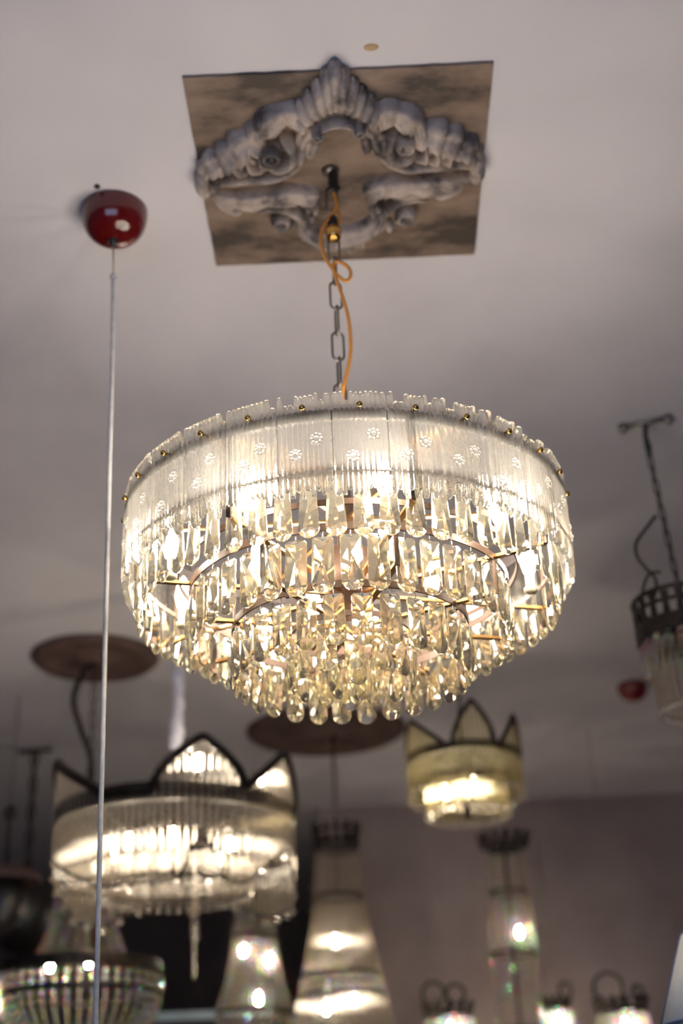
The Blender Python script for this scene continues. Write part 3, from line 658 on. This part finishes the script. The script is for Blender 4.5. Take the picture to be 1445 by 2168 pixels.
# ------------------------------------------------------------------ dark lamps at the left edge
Y = 4.777; lb = onz(75, 1585)
hb = thing('ceiling_tee_bar', 'dim T-shaped ceiling bar with long dark chain at left edge', 'ceiling bar', lb)
ob('bar', me('bar', tube([(-.06, .01, -.008), (.06, -.01, -.008)], .008, 8), m_iron, True), hb)
dark_chain(hb, -.01, zz(72, 1850, Y) - HC, pitch=.05, w=.03, r=.006)
ob('iron_basket', me('iron_basket', lathe([(.02, 0), (.10, -.03), (.13, -.10), (.12, -.20), (.05, -.26), (.01, -.27)], 20), m_cab, True), hb, (0, 0, zz(72, 1850, Y) - HC))
Y = 4.2; p = at(14, 1832, Y)
dl = thing('dark_dome_lamp', 'dark brown dome lampshade at left edge of the picture', 'lamp', p)
ob('shade', me('shade', lathe([(.012, 0), (.05, -.004), (.095, -.022), (.112, -.05), (.108, -.055), (.09, -.032), (.045, -.016), (.01, -.012)], 28), m_medal, True), dl)
zt = zz(14, 1735, Y) - p.z
ob('stem', me('stem', lathe([(.006, 0), (.006, zt), (.016, zt + .005), (.018, zt + .03), (.006, zt + .045)], 12), m_iron, True), dl)
ob('suspension_rod', me('suspension_rod', lathe([(.0014, zt + .04), (.0014, HC - p.z)], 8), m_iron, True), dl)
ob('body', me('body', lathe([(.01, -.012), (.05, -.05), (.075, -.10), (.06, -.16), (.02, -.2), (.004, -.22)], 20), m_cab, True), dl)
# ------------------------------------------------------------------ grey shade at the right edge, cabinet below
a_, b_ = at(1443, 1975, 2.2), at(1402, 2175, 2.2)
hgt = a_.z - b_.z; rt0 = .10; rt1 = rt0 + (a_.x - b_.x)
ls = thing('grey_lampshade', 'pale grey cone lampshade with blue edging, cut by right edge', 'lampshade', (a_.x + rt0, 2.2, b_.z))
ob('shade', me('shade', lathe([(rt1, 0), (rt0, hgt), (rt0 - .003, hgt), (rt1 - .003, 0)], 48, True), m_shade, True), ls)
for r0, r1, z0, z1 in ((rt1 + .001, rt1 + .001, 0, .004), (rt0 + .001, rt0 + .001, hgt - .004, hgt)):
    ob('edging', me('edging', lathe([(r0 - .004, z0), (r0, z0), (r1, z1), (r1 - .004, z1)], 48, True), m_blue, True), ls)
ang = math.radians(164)
ob('seam', me('seam', tube([((rt1 + .0005) * cos(ang), (rt1 + .0005) * sin(ang), 0), ((rt0 + .0005) * cos(ang), (rt0 + .0005) * sin(ang), hgt)], .003, 6), m_blue, True), ls)
ob('lamp_stand', me('lamp_stand', lathe([(.10, -b_.z), (.10, -b_.z + .02), (.02, -b_.z + .04), (.012, -b_.z + .3), (.012, -.02), (.03, .0), (.012, .02), (.012, hgt * .6)], 20), m_iron, True), ls)
for k in range(3): ob('shade_arm', me('shade_arm', tube([(0, 0, hgt * .55), ((rt0 - .002) * cos(k * 2.094), (rt0 - .002) * sin(k * 2.094), hgt - .004)], .002, 6), m_iron), ls)
zc = zz(450, 2150, 5.6); x0, x1 = at(325, 2150, 5.6).x, at(575, 2150, 5.6).x
cb = thing('tall_cabinet', 'tall black cabinet with pale blue cornice strip at lower edge', 'cabinet', ((x0 + x1) / 2, 5.6, 0)); hw = (x1 - x0) / 2
ob('cabinet_body', me('cabinet_body', box((-hw, 0, 0), (hw, .4, zc - .012)), m_cab), cb); ob('cornice', me('cornice', box((-hw - .01, -.015, zc - .012), (hw + .01, .4, zc + .016)), m_pale), cb)
for s in (-1, 1):
    d = ob('cabinet_door', me('cabinet_door', box((-hw * .48, -.012, .08), (hw * .48, 0, zc - .04)), m_cab), cb, (s * hw * .49, 0, 0)); ob('door_knob', me('door_knob', ball(.015, 10, 6), m_brass, True), d, (-s * hw * .4, -.022, 1.0))
